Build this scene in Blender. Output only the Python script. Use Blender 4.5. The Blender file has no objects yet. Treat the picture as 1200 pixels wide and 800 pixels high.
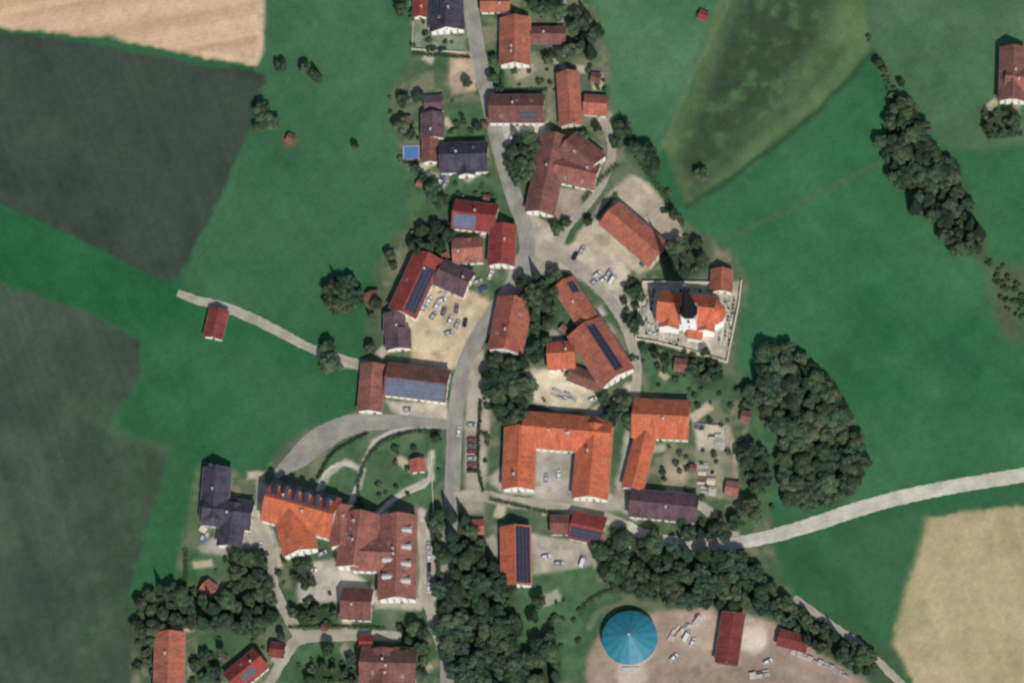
import bpy, math, random
import numpy as np
from mathutils import Vector, Matrix
random.seed(7); rng=np.random.default_rng(7)
scene=bpy.context.scene
scene.view_settings.view_transform='Standard'; scene.view_settings.look='None'; scene.view_settings.exposure=0
COL=scene.collection
# ------------------------------------------------------------ camera (off-nadir aerial view)
DIST=2400.0; GS=0.4
cdir=Vector((math.tan(math.radians(5)),-math.tan(math.radians(18)),1)).normalized()
campos=cdir*DIST
cf=-cdir; cr=cf.cross(Vector((0,1,0))).normalized(); cu=cr.cross(cf).normalized()
cam=bpy.data.cameras.new('aerial_camera'); camo=bpy.data.objects.new('aerial_camera',cam); COL.objects.link(camo)
camo.matrix_world=Matrix(((cr.x,cu.x,-cf.x,campos.x),(cr.y,cu.y,-cf.y,campos.y),(cr.z,cu.z,-cf.z,campos.z),(0,0,0,1)))
cam.sensor_width=36; cam.lens=36*DIST/(1200*GS); cam.clip_start=10; cam.clip_end=9000
cam.dof.use_dof=True; cam.dof.focus_distance=1200; cam.dof.aperture_fstop=0.19
scene.camera=camo
def P(px,py,z=0.0):
    ray=cf*DIST+cr*((px-600)*GS)+cu*((400-py)*GS)
    t=(z-campos.z)/ray.z
    p=campos+ray*t
    return (p.x,p.y)
# ------------------------------------------------------------ light
az=math.radians(160); el=math.radians(46)
sv=Vector((math.sin(az)*math.cos(el),math.cos(az)*math.cos(el),math.sin(el)))
sl=bpy.data.lights.new('sun','SUN'); sl.energy=4.2; sl.angle=math.radians(0.5); sl.color=(1,0.95,0.87)
so=bpy.data.objects.new('sun',sl); COL.objects.link(so); so.rotation_euler=(-sv).to_track_quat('-Z','Y').to_euler(); so.location=sv*500
w=bpy.data.worlds.new("World"); scene.world=w; w.use_nodes=True
nt=w.node_tree; bg=nt.nodes['Background']; sk=nt.nodes.new('ShaderNodeTexSky'); sk.sky_type='NISHITA'; sk.sun_disc=False
sk.sun_elevation=el; sk.sun_rotation=az; nt.links.new(sk.outputs[0],bg.inputs[0]); bg.inputs[1].default_value=0.1
# ------------------------------------------------------------ helpers
def S(r,g,b):
    f=lambda c:((c/255+0.055)/1.055)**2.4 if c>10 else c/255/12.92
    return (f(r),f(g),f(b))
class NT:
    def __init__(s,name,rough=0.85,spec=0.15):
        s.m=bpy.data.materials.new(name); s.m.use_nodes=True; s.t=s.m.node_tree; s.b=s.t.nodes['Principled BSDF']
        s.b.inputs['Roughness'].default_value=rough; s.b.inputs['Specular IOR Level'].default_value=spec
    def n(s,typ,**k):
        x=s.t.nodes.new(typ)
        for a,v in k.items(): setattr(x,a,v)
        return x
    def l(s,a,b): s.t.links.new(a,b)
    def noise(s,scale,detail=4,rough=0.6,src=None,dist=0):
        x=s.n('ShaderNodeTexNoise'); x.inputs['Scale'].default_value=scale; x.inputs['Detail'].default_value=detail
        x.inputs['Roughness'].default_value=rough; x.inputs['Distortion'].default_value=dist
        if src is None:
            src=s.n('ShaderNodeTexCoord').outputs['Object']
        s.l(src,x.inputs['Vector']); return x.outputs['Fac']
    def mapr(s,v,a,b,c,d):
        x=s.n('ShaderNodeMapRange'); s.l(v,x.inputs[0])
        for i,q in enumerate((a,b,c,d)): x.inputs[i+1].default_value=q
        return x.outputs[0]
    def mul(s,a,b):
        x=s.n('ShaderNodeMath',operation='MULTIPLY'); s.l(a,x.inputs[0])
        if isinstance(b,float): x.inputs[1].default_value=b
        else: s.l(b,x.inputs[1])
        return x.outputs[0]
    def scale(s,col,fac):
        x=s.n('ShaderNodeVectorMath',operation='SCALE')
        if isinstance(col,tuple): x.inputs[0].default_value=col[:3]
        else: s.l(col,x.inputs[0])
        s.l(fac,x.inputs['Scale']); return x.outputs[0]
    def mix(s,f,a,b):
        x=s.n('ShaderNodeMix',data_type='RGBA'); s.l(f,x.inputs[0])
        for i,c in ((6,a),(7,b)):
            if isinstance(c,tuple): x.inputs[i].default_value=(*c[:3],1)
            else: s.l(c,x.inputs[i])
        return x.outputs[2]
    def bump(s,h,st,d=0.05):
        x=s.n('ShaderNodeBump'); x.inputs['Strength'].default_value=st; x.inputs['Distance'].default_value=d
        s.l(h,x.inputs['Height']); s.l(x.outputs[0],s.b.inputs['Normal'])
    def out(s,c): s.l(c,s.b.inputs['Base Color']); return s.m
def simple(name,c,rough=0.8,var=0.15,sc=0.8,spec=0.2,metal=0):
    q=NT(name,rough,spec); q.b.inputs['Metallic'].default_value=metal
    return q.out(q.scale(c,q.mapr(q.noise(sc),0.3,0.7,1-var,1+var)))
def roofmat(name,c,c2,var=0.26):
    q=NT(name,0.9,0.1)
    oi=q.n('ShaderNodeObjectInfo').outputs['Random']
    uv=q.n('ShaderNodeUVMap').outputs[0]
    big=q.mapr(q.noise(0.2,5,0.7),0.38,0.62,0,1)
    col=q.mix(big,c,c2)
    mp=q.n('ShaderNodeMapping'); q.l(uv,mp.inputs[0]); mp.inputs['Scale'].default_value=(0.9,0.1,1)
    streak=q.mapr(q.noise(1.0,4,0.7,mp.outputs[0]),0.3,0.7,1-var,1+var)
    fine=q.mapr(q.noise(1.2,3,0.7),0.3,0.7,1-var,1+var)
    rnd=q.mapr(oi,0,1,0.84,1.10)
    f=q.mul(q.mul(streak,fine),rnd)
    wv=q.n('ShaderNodeTexWave'); wv.bands_direction='Y'; wv.inputs['Scale'].default_value=0.9; q.l(uv,wv.inputs[0])
    q.bump(wv.outputs['Fac'],0.4,0.04)
    return q.out(q.scale(col,f))
M={}
M['orange']=roofmat('roof_tiles_orange',S(192,106,74),S(160,92,70))
M['orange2']=roofmat('roof_tiles_faded_orange',S(162,96,76),S(130,82,70))
M['red']=roofmat('roof_tiles_red',S(134,62,56),S(108,56,52))
M['brown']=roofmat('roof_tiles_brown',S(118,80,72),S(92,66,62))
M['terra']=roofmat('roof_tiles_terracotta',S(148,96,82),S(118,82,74))
M['slate']=roofmat('roof_tiles_slate',S(74,71,82),S(54,53,62))
M['purple']=roofmat('roof_tiles_mauve',S(102,82,86),S(76,64,70))
M['dkred']=roofmat('metal_roof_dark_red',S(118,60,56),S(92,50,48))
M['wwall']=simple('render_white',(0.78,0.76,0.70),0.9,0.07,0.5)
M['cwall']=simple('render_cream',(0.56,0.50,0.40),0.9,0.1,0.5)
M['wood']=simple('timber_cladding',(0.13,0.08,0.05),0.85,0.3,1.2)
M['frame']=simple('window_frame_white',(0.7,0.7,0.68),0.5,0.05)
M['door']=simple('door_timber',(0.10,0.055,0.03),0.6,0.2)
M['chim']=simple('chimney_plaster',(0.42,0.36,0.32),0.9,0.2,2)
M['conc']=simple('concrete',(0.40,0.39,0.36),0.9,0.18,0.6)
M['stone']=simple('stone_grey',(0.30,0.29,0.27),0.9,0.25,1.0)
M['spire']=simple('spire_slate',(0.014,0.015,0.02),0.85,0.25,1.5,0.05)
q=NT('window_glass',0.1,0.5); q.b.inputs['Base Color'].default_value=(0.03,0.04,0.05,1); M['glass']=q.m
def pvm(name,a):
    q=NT(name,0.3,0.4); return q.out(q.scale(a,q.mapr(q.noise(0.5,3),0.3,0.7,0.75,1.3)))
M['pv']=pvm('solar_cells_dark',(0.018,0.02,0.036)); M['pvb']=pvm('solar_cells_blue',(0.085,0.10,0.155))
M['pvf']=simple('solar_frame',(0.20,0.21,0.24),0.5,0.1)
def foliage(name):
    q=NT(name,0.8,0.1)
    a=q.n('ShaderNodeAttribute',attribute_name='Col').outputs['Color']
    r=q.mapr(q.n('ShaderNodeObjectInfo').outputs['Random'],0,1,0.62,1.25)
    return q.out(q.scale(a,r))
M['leaf']=foliage('foliage'); M['bark']=simple('bark',(0.07,0.05,0.035),0.95,0.3,2)

def link(name,me,parent=None,loc=(0,0,0)):
    o=bpy.data.objects.new(name,me); COL.objects.link(o); o.location=loc
    if parent: o.parent=parent
    return o
# woodland outlines, spacing, radii, conifer share, bush share, seed
WOODS=[([(893,415),(925,406),(960,438),(985,475),(1006,520),(1008,560),(985,588),(950,596),(924,590),(916,560),(922,520),(903,490),(886,460)],11.5,9,16,.12,.06,1),
([(1030,168),(1050,122),(1072,128),(1086,165),(1112,190),(1132,230),(1150,275),(1152,300),(1125,294),(1098,265),(1074,245),(1055,215)],9.5,8,15,.1,.1,2),
([(702,642),(735,625),(795,643),(880,650),(905,688),(924,703),(914,720),(870,710),(800,710),(750,699),(710,682)],11,9,15,.1,.1,3),
([(905,700),(940,715),(988,745),(1028,775),(1024,790),(1000,783),(950,755),(910,727)],10,6,11,.1,.25,4),
([(515,688),(545,652),(588,668),(604,700),(600,740),(604,775),(594,830),(560,830),(524,790),(518,730)],12.5,9,16,.1,.12,5),
([(600,775),(645,745),(655,770),(650,830),(600,830)],13,8,14,.1,.2,51),
([(160,702),(185,688),(230,693),(265,702),(312,693),(325,720),(300,742),(250,731),(200,731),(166,732)],12.5,8,14,.15,.15,6),
([(160,732),(183,733),(180,790),(160,780)],12,7,12,.1,.3,61),
([(276,650),(308,650),(313,690),(280,690)],12,9,14,.1,.1,7),
([(1152,128),(1193,132),(1195,153),(1157,160)],9,4,8,0,.4,8),
([(575,420),(612,418),(618,445),(612,490),(585,495),(572,460)],12,10,16,.1,.05,9),
([(612,320),(650,322),(650,350),(652,382),(625,392),(612,352)],12,9,14,.1,.15,10),
([(598,165),(624,161),(630,180),(614,218),(602,214)],11,8,13,.1,.15,11),
([(505,602),(542,602),(566,640),(542,664),(512,650)],12.5,9,14,.15,.1,12),
([(790,280),(818,283),(830,303),(818,321),(785,317),(780,300)],12,9,14,.1,.1,13),
([(485,266),(530,262),(526,278),(518,298),(488,299),(482,280)],11,8,12,.1,.25,14),
([(868,525),(895,530),(900,560),(885,575),(868,560)],12,9,13,0,.1,15),
([(386,331),(411,326),(424,345),(414,364),(389,361)],12,10,15,.1,.0,17),
([(342,657),(368,662),(362,688),(345,688)],12,7,12,.1,.2,18),
([(800,408),(832,412),(842,430),(832,452),(814,448),(814,430)],11,6,11,.1,.3,19),
([(669,17),(692,17),(699,40),(692,66),(670,60)],12,9,14,.1,.1,20),
([(360,702),(398,714),(393,733),(352,725)],12,5,10,0,.4,22),
([(362,777),(418,772),(418,800),(352,800)],13,6,10,0,.3,23),
([(467,730),(498,737),(502,765),(492,800),(472,765)],12,8,12,.1,.2,24),
([(782,600),(848,607),(852,628),(802,626)],12,7,11,.1,.35,25),
([(740,327),(752,350),(747,390),(737,385),(730,350)],11,6,9,0,.4,26),
([(707,467),(733,472),(738,493),(714,490)],12,9,13,.1,0,27),
([(225,770),(260,762),(258,800),(225,800)],13,5,8,0,.5,28),
([(862,452),(888,447),(890,478),(872,476)],11,8,12,0,.2,29)]
# ------------------------------------------------------------ GROUND
STEP=0.8; X0,X1,Y0,Y1=-330,330,-235,235
xs=np.arange(X0,X1+.01,STEP); ys=np.arange(Y0,Y1+.01,STEP); NX,NY=len(xs),len(ys)
GX,GY=np.meshgrid(xs,ys)
def vnoise(x,y,scale,seed):
    x=x/scale+1000; y=y/scale+1000
    r=np.random.default_rng(seed).random((256,256))
    xi=np.floor(x).astype(int); yi=np.floor(y).astype(int); fx=x-xi; fy=y-yi
    fx=fx*fx*(3-2*fx); fy=fy*fy*(3-2*fy)
    g=lambda a,b:r[a%256,b%256]
    return (g(xi,yi)*(1-fx)*(1-fy)+g(xi+1,yi)*fx*(1-fy)+g(xi,yi+1)*(1-fx)*fy+g(xi+1,yi+1)*fx*fy)
def fbm(x,y,scale,seed,o=4,ro=0.55):
    s=0;a=1;t=0
    for i in range(o):
        s=s+a*vnoise(x,y,scale/2**i,seed+i); t+=a; a*=ro
    return s/t
WX=GX+(fbm(GX,GY,14,11)-.5)*4+(vnoise(GX,GY,2.2,3)-.5)*1.2
WY=GY+(fbm(GX,GY,14,51)-.5)*4+(vnoise(GX,GY,2.2,4)-.5)*1.2
WX2=GX+(fbm(GX,GY,6,91)-.5)*2.2; WY2=GY+(fbm(GX,GY,6,95)-.5)*2.2
def segd(x,y,a,b):
    dx,dy=b[0]-a[0],b[1]-a[1]; L=dx*dx+dy*dy+1e-9
    t=np.clip(((x-a[0])*dx+(y-a[1])*dy)/L,0,1)
    return np.hypot(x-a[0]-t*dx,y-a[1]-t*dy)
def window(w,pad):
    x0=min(p[0] for p in w)-pad; x1=max(p[0] for p in w)+pad; y0=min(p[1] for p in w)-pad; y1=max(p[1] for p in w)+pad
    i0=max(0,int((x0-X0)/STEP)); i1=min(NX,int((x1-X0)/STEP)+2); j0=max(0,int((y0-Y0)/STEP)); j1=min(NY,int((y1-Y0)/STEP)+2)
    return slice(j0,max(j1,j0+1)),slice(i0,max(i1,i0+1))
def polymask(pts,soft,warp=True):
    w=[P(*p) for p in pts]; sl_=window(w,soft+6)
    x,y=(WX,WY) if warp else (WX2,WY2); x=x[sl_]; y=y[sl_]
    d=np.full(x.shape,1e9); ins=np.zeros(x.shape,bool)
    for i in range(len(w)):
        a=w[i]; b=w[(i+1)%len(w)]
        d=np.minimum(d,segd(x,y,a,b))
        c=((a[1]>y)!=(b[1]>y))&(x<(b[0]-a[0])*(y-a[1])/((b[1]-a[1]) or 1e-9)+a[0]); ins^=c
    sd=np.where(ins,d,-d)
    t=np.clip(sd/soft*.5+.5,0,1); o=np.zeros(GX.shape); o[sl_]=t*t*(3-2*t); return o
def linemask(pts,wd,soft,warp=False):
    w=[P(*p) for p in pts]; sl_=window(w,soft+wd+6); x,y=(WX,WY) if warp else (WX2,WY2); x=x[sl_]; y=y[sl_]
    d=np.full(x.shape,1e9)
    for a,b in zip(w,w[1:]): d=np.minimum(d,segd(x,y,a,b))
    t=np.clip((wd/2-d)/soft*.5+.5,0,1); o=np.zeros(GX.shape); o[sl_]=t*t*(3-2*t); return o
def spot(px,py,r,soft): 
    a=P(px,py); d=np.hypot(WX-a[0],WY-a[1]); t=np.clip((r*GS-d)/soft*.5+.5,0,1); return t*t*(3-2*t)
C=np.zeros(GX.shape+(3,)); C[:]=S(40,98,58)
LAB=np.zeros(GX.shape,int); names=['meadow']
def lay(cls,col,mask,amt=1.0):
    global C
    m=(mask*amt)[...,None]; c=np.asarray(col) if not isinstance(col,tuple) else np.array(S(*col))
    C=C*(1-m)+c*m
    if cls:
        if cls not in names: names.append(cls)
        LAB[mask>0.5]=names.index(cls)
def two(c1,c2,f): 
    f=np.clip(f,0,1)[...,None]; return np.array(S(*c1))*(1-f)+np.array(S(*c2))*f
def stripes(ang,period,sharp=1.0,ph=0,wob=0):
    a=math.radians(ang); u=(GX*.8+WX2*.2)*math.cos(a)+(GY*.8+WY2*.2)*math.sin(a)
    return 0.5+0.5*np.sin(u/period*2*math.pi+ph+wob)
def ct(f,lo,hi): return np.clip((f-lo)/(hi-lo),0,1)
n40=fbm(GX,GY,60,200); n12=fbm(GX,GY,14,210); n5=fbm(GX,GY,5,220); n3=fbm(GX,GY,2.5,230)
n25=fbm(GX,GY,28,240)
gm=ct(n40*.5+n25*.5,.36,.62)
# meadow tints
lay(None,two((40,94,60),(60,108,70),gm),polymask([(300,-60),(505,-60),(500,230),(400,345),(215,335),(260,230),(300,80)],6))
lay(None,two((38,95,58),(54,105,66),gm),polymask([(290,180),(500,195),(500,300),(380,330),(420,400),(230,355),(208,330),(255,250)],3))
lay(None,two((24,90,50),(36,101,57),gm),polymask([(-80,215),(100,280),(210,335),(215,350),(420,430),(430,480),(330,520),(310,555),(195,525),(140,500),(165,440),(168,400),(100,365),(-80,300)],3))
lay(None,two((34,95,56),(48,104,63),gm),polymask([(190,380),(420,435),(430,480),(330,520),(310,560),(235,545),(150,490),(165,430)],10))
lay(None,two((54,106,68),(74,120,80),gm),polymask([(690,-60),(860,-60),(815,90),(770,180),(720,140),(700,70)],4))
lay(None,two((34,97,58),(52,110,68),gm),polymask([(800,245),(870,200),(1020,70),(1060,140),(1130,280),(1300,460),(1300,540),(1100,565),(1000,590),(920,610),(860,480),(870,330)],3))
lay(None,two((62,102,68),(80,116,78),gm),polymask([(1015,-60),(1300,-60),(1300,185),(1110,175),(1050,110),(1020,60)],3))
lay(None,two((36,97,60),(48,106,64),gm),polymask([(1110,178),(1300,165),(1300,380),(1150,300)],3))
lay(None,two((36,90,52),(50,100,60),gm),polymask([(900,640),(1090,598),(1300,570),(1300,600),(1085,610),(1050,770),(940,700)],3))
# faint irregular mowing swaths
sw=lambda ang,sc,seed:(lambda a:vnoise((GX*math.cos(a)+GY*math.sin(a)),(-GX*math.sin(a)+GY*math.cos(a))*.03,sc,seed)-.5)(math.radians(ang))
mow=1+0.09*sw(35,3.2,71)+0.07*sw(-55,6,72)+.06*(n12-.5)
C*=mow[...,None]
# olive rough parcel
lay('rough_pasture',two((74,108,60),(90,120,70),ct(n12,.35,.65)),polymask([(862,-60),(1012,-60),(1020,62),(960,130),(872,198),(806,242),(776,170),(815,90)],2))
sh=polymask([(880,-60),(985,-60),(965,50),(915,120),(860,178),(806,225),(790,190),(815,120)],9)
lay(None,two((58,80,52),(46,62,44),ct(n5*.5+n12*.5,.38,.6)),sh*ct(n12*.5+n5*.5,.26,.46),0.88)
lay(None,two((62,84,54),(50,68,46),ct(n5,.3,.7)),linemask([(985,60),(930,125),(868,170),(815,225)],4,4),.6)
lay(None,(40,74,46),linemask([(1025,60),(960,130),(872,198),(806,242)],3.0,1.8),0.85)
lay(None,(100,116,76),linemask([(860,-10),(812,90),(776,172)],1.6,1.2),0.6)
lay(None,(78,102,64),linemask([(1030,190),(940,240),(850,280)],2.0,2.0),0.6)
# fields
d1=two((64,77,64),(52,65,56),ct(n25*.6+n12*.4,.3,.7)); st=(1+.16*sw(22,2.0,81)+.08*sw(22,5,82))[...,None]
lay('crop_field',d1*st,polymask([(-90,20),(0,36),(130,55),(240,76),(296,80),(312,88),(298,130),(258,228),(222,300),(206,328),(196,330),(100,282),(0,238),(-90,210)],1.5))
d2=two((68,86,68),(54,70,58),ct(n25*.6+n12*.4,.32,.68)); st=(1+.16*sw(18,2.0,83)+.08*sw(18,5,84))[...,None]
pm=polymask([(-90,300),(0,331),(100,365),(168,402),(160,445),(128,492),(150,512),(195,524),(188,570),(168,630),(150,700),(165,740),(160,900),(-90,900)],1.8)
lay('crop_field',d2*st,pm)
lay(None,two((70,96,66),(56,80,56),ct(n5,.3,.7)),polymask([(110,470),(150,512),(195,524),(185,570),(160,640),(140,720),(100,800),(110,900),(60,900),(95,700),(120,600)],14),0.45)
lay(None,(66,100,62),linemask([(85,470),(130,505),(196,526)],4,4),0.5)
lay(None,(46,62,50),linemask([(196,330),(100,282),(0,238)],1.2,1),.5)
st=ct(.5+1.2*sw(9,5,85),.25,.8); st2=ct(.5+sw(9,1.4,86),.3,.7)
st=ct(.5+1.2*(lambda a:vnoise((GX*math.cos(a)+GY*math.sin(a)),(-GX*math.sin(a)+GY*math.cos(a))*.03,3.4,85)-.5)(math.radians(99)),.25,.8)
st2=stripes(99,2.2)
wh=two((204,174,142),(182,150,120),st*.8+.3*(n5-.5))*(0.95+0.07*st2[...,None])
lay('wheat_field',wh,polymask([(-90,-80),(303,-80),(306,0),(307,55),(300,76),(240,66),(130,44),(0,33),(-90,22)],1.4))
lay(None,(212,186,152),linemask([(306,-50),(306,58),(299,73),(240,64)],3,1.5),0.6)
st=ct(.5+1.2*sw(14,4,87),.25,.8)
lay('stubble_field',two((180,162,130),(156,148,112),ct(n12,.3,.7)*.7+st*.35),polymask([(1086,606),(1200,592),(1320,575),(1320,900),(1120,900),(1062,785),(1046,756),(1062,690)],1.5))
lay(None,(120,126,84),linemask([(1086,606),(1062,690),(1046,756),(1064,790)],2.5,2),0.6)
lay(None,(64,92,58),polymask([(935,705),(1050,765),(1080,860),(1010,830)],3))
# village gardens
vil=two((62,94,60),(96,108,80),ct(n12,.4,.66)); vil=vil*(0.82+0.36*n5[...,None])
V=polymask([(478,-60),(670,-60),(712,70),(722,150),(745,190),(790,250),(860,300),(880,330),(860,420),(900,560),(905,640),(930,700),(1010,790),(1020,900),(150,900),(160,700),(210,680),(215,640),(232,545),(310,560),(330,520),(430,480),(425,400),(440,310),(500,230),(475,190),(455,120),(485,60)],3)
lay('garden',vil,V)
lay(None,two((130,124,102),(66,96,60),ct(n5,.42,.6)),V*ct(fbm(GX,GY,20,400),.48,.6),0.7)
for pl in ([(375,545),(400,520),(430,505),(425,560),(405,590),(375,575)],[(430,520),(520,505),(520,560),(500,590),(430,600),(420,570)],[(520,690),(560,660),(700,660),(700,720),(660,800),(560,860),(520,860)],[(880,470),(900,440),(915,540),(900,610),(870,610)],[(470,205),(500,205),(520,240),(480,260)],[(215,640),(280,650),(270,680),(215,680)],[(755,420),(830,440),(840,470),(760,460)],[(350,740),(340,800),(420,800),(420,765)],[(345,700),(400,690),(400,730),(350,730)],[(575,80),(640,80),(640,105),(580,105)],[(520,118),(565,120),(570,160),(520,165)],[(520,205),(590,200),(600,235),(530,235)],[(230,740),(280,735),(290,760),(235,800)],[(640,690),(700,690),(800,720),(700,730),(690,780),(650,800)]):
    lay(None,two((52,94,56),(74,112,68),ct(n5,.35,.65)),polymask(pl,2.5,False),0.85)
pr=random.Random(5)
for (x,y) in [(500,60),(620,88),(590,155),(640,150),(520,205),(560,205),(495,120),(530,150),(500,195),(570,270),(610,315),(525,305),(540,350),(445,410),(640,330),(650,390),(700,370),(630,440),(700,480),(735,450),(720,495),(735,560),(770,525),(795,575),(740,600),(820,480),(590,590),(640,600),(700,600),(575,640),(640,700),(500,545),(475,545),(395,640),(385,680),(440,705),(410,730),(300,560),(240,660),(210,735),(225,790),(330,770),(410,765),(490,770),(1165,120),(1195,130),(780,440),(845,355),(655,60),(680,80),(700,100),(710,145),(620,130),(380,590),(330,650),(290,620)]:
    a=pr.uniform(0,math.pi); l=pr.uniform(6,15); b=pr.uniform(3,7); x+=pr.uniform(-5,5); y+=pr.uniform(-4,4); ca,sa=math.cos(a),math.sin(a)
    lay('patio',pr.choice([(184,178,164),(160,154,140),(190,176,150),(146,140,124)]),polymask([(x+ca*l-sa*b,y+sa*l+ca*b),(x-ca*l-sa*b,y-sa*l+ca*b),(x-ca*l+sa*b,y-sa*l-ca*b),(x+ca*l+sa*b,y+sa*l-ca*b)],.9,False),.85)
for wd in WOODS: lay('woodland_floor',two((50,66,44),(66,72,50),ct(n5,.35,.65)),polymask(wd[0],3.0),.9)
# yards
YA=(196,184,156)
def yard(pl,c=YA,soft=1.4,cls='farmyard',amt=.95,c2=None):
    c2=c2 or tuple(int(v*.84) for v in c)
    lay(cls,two(c,c2,ct(n5*.6+n12*.4,.38,.62)),polymask(pl,soft,False),amt)
yard([(603,240),(625,245),(650,285),(680,290),(700,300),(745,360),(738,375),(700,340),(665,318),(640,320),(600,345),(580,375),(575,360),(598,320),(612,290)],(176,168,150))
yard([(618,250),(655,265),(665,300),(650,322),(620,325),(606,330)],(174,166,148))
yard([(738,205),(760,215),(798,262),(800,280),(785,290),(725,240),(707,262),(765,314),(750,322),(722,300),(715,330),(700,345),(676,316),(665,290),(688,262),(712,228)],(192,180,156))
yard([(692,300),(725,300),(740,318),(732,338),(705,340),(688,325)],(200,188,166))
yard([(487,345),(515,335),(560,345),(578,355),(560,400),(540,432),(482,428),(482,385)],(202,184,152))
yard([(485,405),(540,395),(528,432),(482,425)],(208,188,154))
yard([(452,470),(525,472),(524,496),(470,492)],(198,188,168))
yard([(623,432),(655,432),(700,462),(690,482),(655,482),(622,470)],(214,200,172))
yard([(628,525),(672,530),(672,580),(590,578),(570,560),(590,545),(625,572)],(180,174,160))
yard([(645,570),(720,580),(735,500),(740,500),(735,600),(600,595)],(176,170,156))
yard([(636,218),(690,222),(675,250),(650,258),(640,250)],(160,146,132))
yard([(815,495),(850,500),(852,528),(818,528)],(190,180,162))
yard([(815,530),(860,535),(865,585),(815,585)],(150,148,124),amt=.7)
yard([(780,530),(805,540),(800,578),(775,570)],(166,156,132),amt=.7)
yard([(622,625),(708,640),(700,660),(660,668),(625,672)],(184,176,160))
yard([(548,420),(566,410),(576,440),(574,500),(566,600),(545,600),(545,500)],(174,165,148))
yard([(525,60),(555,62),(558,105),(530,112)],(190,170,142))
yard([(580,145),(640,148),(640,160),(600,175),(585,170)],(192,186,172))
yard([(590,78),(625,60),(652,80),(652,150),(640,150),(640,105),(600,105)],(150,144,122),amt=.6)
yard([(390,655),(440,690),(440,705),(350,705),(350,660)],(190,182,168))
yard([(443,700),(490,700),(498,615),(510,625),(512,700),(490,715),(440,712)],(186,178,164))
yard([(690,770),(705,740),(770,716),(830,712),(905,728),(960,765),(1015,800),(1050,900),(690,900)],(178,158,142),2.2,'quarry_yard',c2=(146,126,114))
yard([(825,718),(895,730),(900,755),(870,765),(800,755),(790,735)],(206,188,168),2.2,'quarry_yard',.8)
yard([(770,780),(900,780),(940,800),(900,860),(720,860)],(146,124,110),2.5,'quarry_yard',.8)
lay(None,two((96,104,74),(168,146,128),ct(n5,.4,.55)),polymask([(690,770),(705,740),(770,716),(960,765),(1015,800),(1050,900),(690,900)],4),.35)
yard([(752,332),(832,330),(868,330),(864,360),(850,425),(800,412),(770,402),(745,398),(748,365)],(190,182,164),1.2,'churchyard',c2=(136,138,114))
yard([(300,560),(316,570),(312,610),(330,640),(300,640)],(186,178,164))
yard([(232,640),(300,600),(300,640),(262,650),(235,645)],(176,170,158))
yard([(480,0),(500,0),(505,40),(545,42),(545,62),(485,60)],(150,156,140),amt=.6)
def path(pl,w,c=(190,182,166),amt=.9,soft=.9,cls='gravel_path'): lay(cls,two(c,tuple(int(v*.88) for v in c),ct(n5,.35,.65)),linemask(pl,w,soft),amt)
path([(378,572),(385,555),(405,540),(425,550),(418,575),(412,590)],2.2)
path([(470,500),(438,515),(425,545)],1.8); path([(440,605),(470,578),(505,560),(505,530)],2.4)
path([(495,600),(498,650),(500,700),(512,740)],4)
path([(850,500),(862,530),(860,560),(868,600)],2.5,(170,158,136)); path([(800,580),(835,600),(862,625)],3)
path([(700,662),(735,640)],3); path([(650,60),(660,80)],3); path([(735,450),(745,465)],3)
path([(690,735),(700,718),(735,704),(775,712)],3,(120,124,92),.6)
path([(1200,325),(1172,335),(1188,385)],10,(116,92,70),.55,6); path([(1120,220),(1150,300),(1210,360)],6,(106,98,72),.45,4)
path([(400,425),(430,428)],4)
for (x,y,r,c) in [(340,162,7,(130,94,66)),(1070,208,12,(110,84,62)),(880,748,16,(216,204,186)),(640,445,12,(224,210,184)),(663,452,10,(214,204,184)),(795,555,10,(180,166,140)),(712,385,6,(190,178,160)),(740,790,18,(196,180,164)),(480,380,8,(214,200,176)),(640,280,10,(190,182,166))]:
    lay(None,c,spot(x,y,r,2.5),.8)
C*= (0.88+0.24*n3[...,None]); C*=(0.92+0.16*vnoise(GX,GY,1.2,777)[...,None])
lum=(C@np.array([.25,.6,.15]))[...,None]; gr=(C[...,1:2]>C[...,0:1]*1.25)
C=np.where(gr,(C*.84+lum*.16)*.90,C*.92)
# ground material
q=NT('ground_cover',0.95,0.05)
a=q.n('ShaderNodeAttribute',attribute_name='Col').outputs['Color']
f=q.mul(q.mapr(q.noise(0.9,5,0.75),0.25,0.75,0.82,1.18),q.mapr(q.noise(0.06,4,0.6),0.3,0.7,0.91,1.09))
q.bump(q.noise(3,3),0.4,0.08)
M['ground']=q.out(q.scale(a,f))
allv=np.stack([GX.ravel(),GY.ravel(),np.zeros(GX.size)],1); allc=np.concatenate([C.reshape(-1,3),np.ones((GX.size,1))],1)
idx=np.arange(NX*NY).reshape(NY,NX); quads=np.stack([idx[:-1,:-1],idx[:-1,1:],idx[1:,1:],idx[1:,:-1]],-1).reshape(-1,4); fl=LAB[:-1,:-1].ravel()
def fastmesh(name,v,qd,col=None,mat=None,smooth=False):
    me=bpy.data.meshes.new(name); me.vertices.add(len(v)); me.vertices.foreach_set('co',np.asarray(v,dtype=np.float32).ravel())
    n=len(qd); me.loops.add(n*4); me.loops.foreach_set('vertex_index',np.asarray(qd,dtype=np.int32).ravel())
    me.polygons.add(n); me.polygons.foreach_set('loop_start',np.arange(0,n*4,4,dtype=np.int32)); me.polygons.foreach_set('loop_total',np.full(n,4,dtype=np.int32))
    me.update(calc_edges=True)
    if col is not None:
        at=me.color_attributes.new('Col','FLOAT_COLOR','POINT'); at.data.foreach_set('color',np.asarray(col,dtype=np.float32).ravel())
    if mat: me.materials.append(mat)
    return me
for k,nm in enumerate(names):
    qd=quads[fl==k]
    if not len(qd): continue
    u,inv=np.unique(qd.ravel(),return_inverse=True)
    link(nm,fastmesh(nm,allv[u],inv.reshape(-1,4),allc[u],M['ground']))
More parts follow.
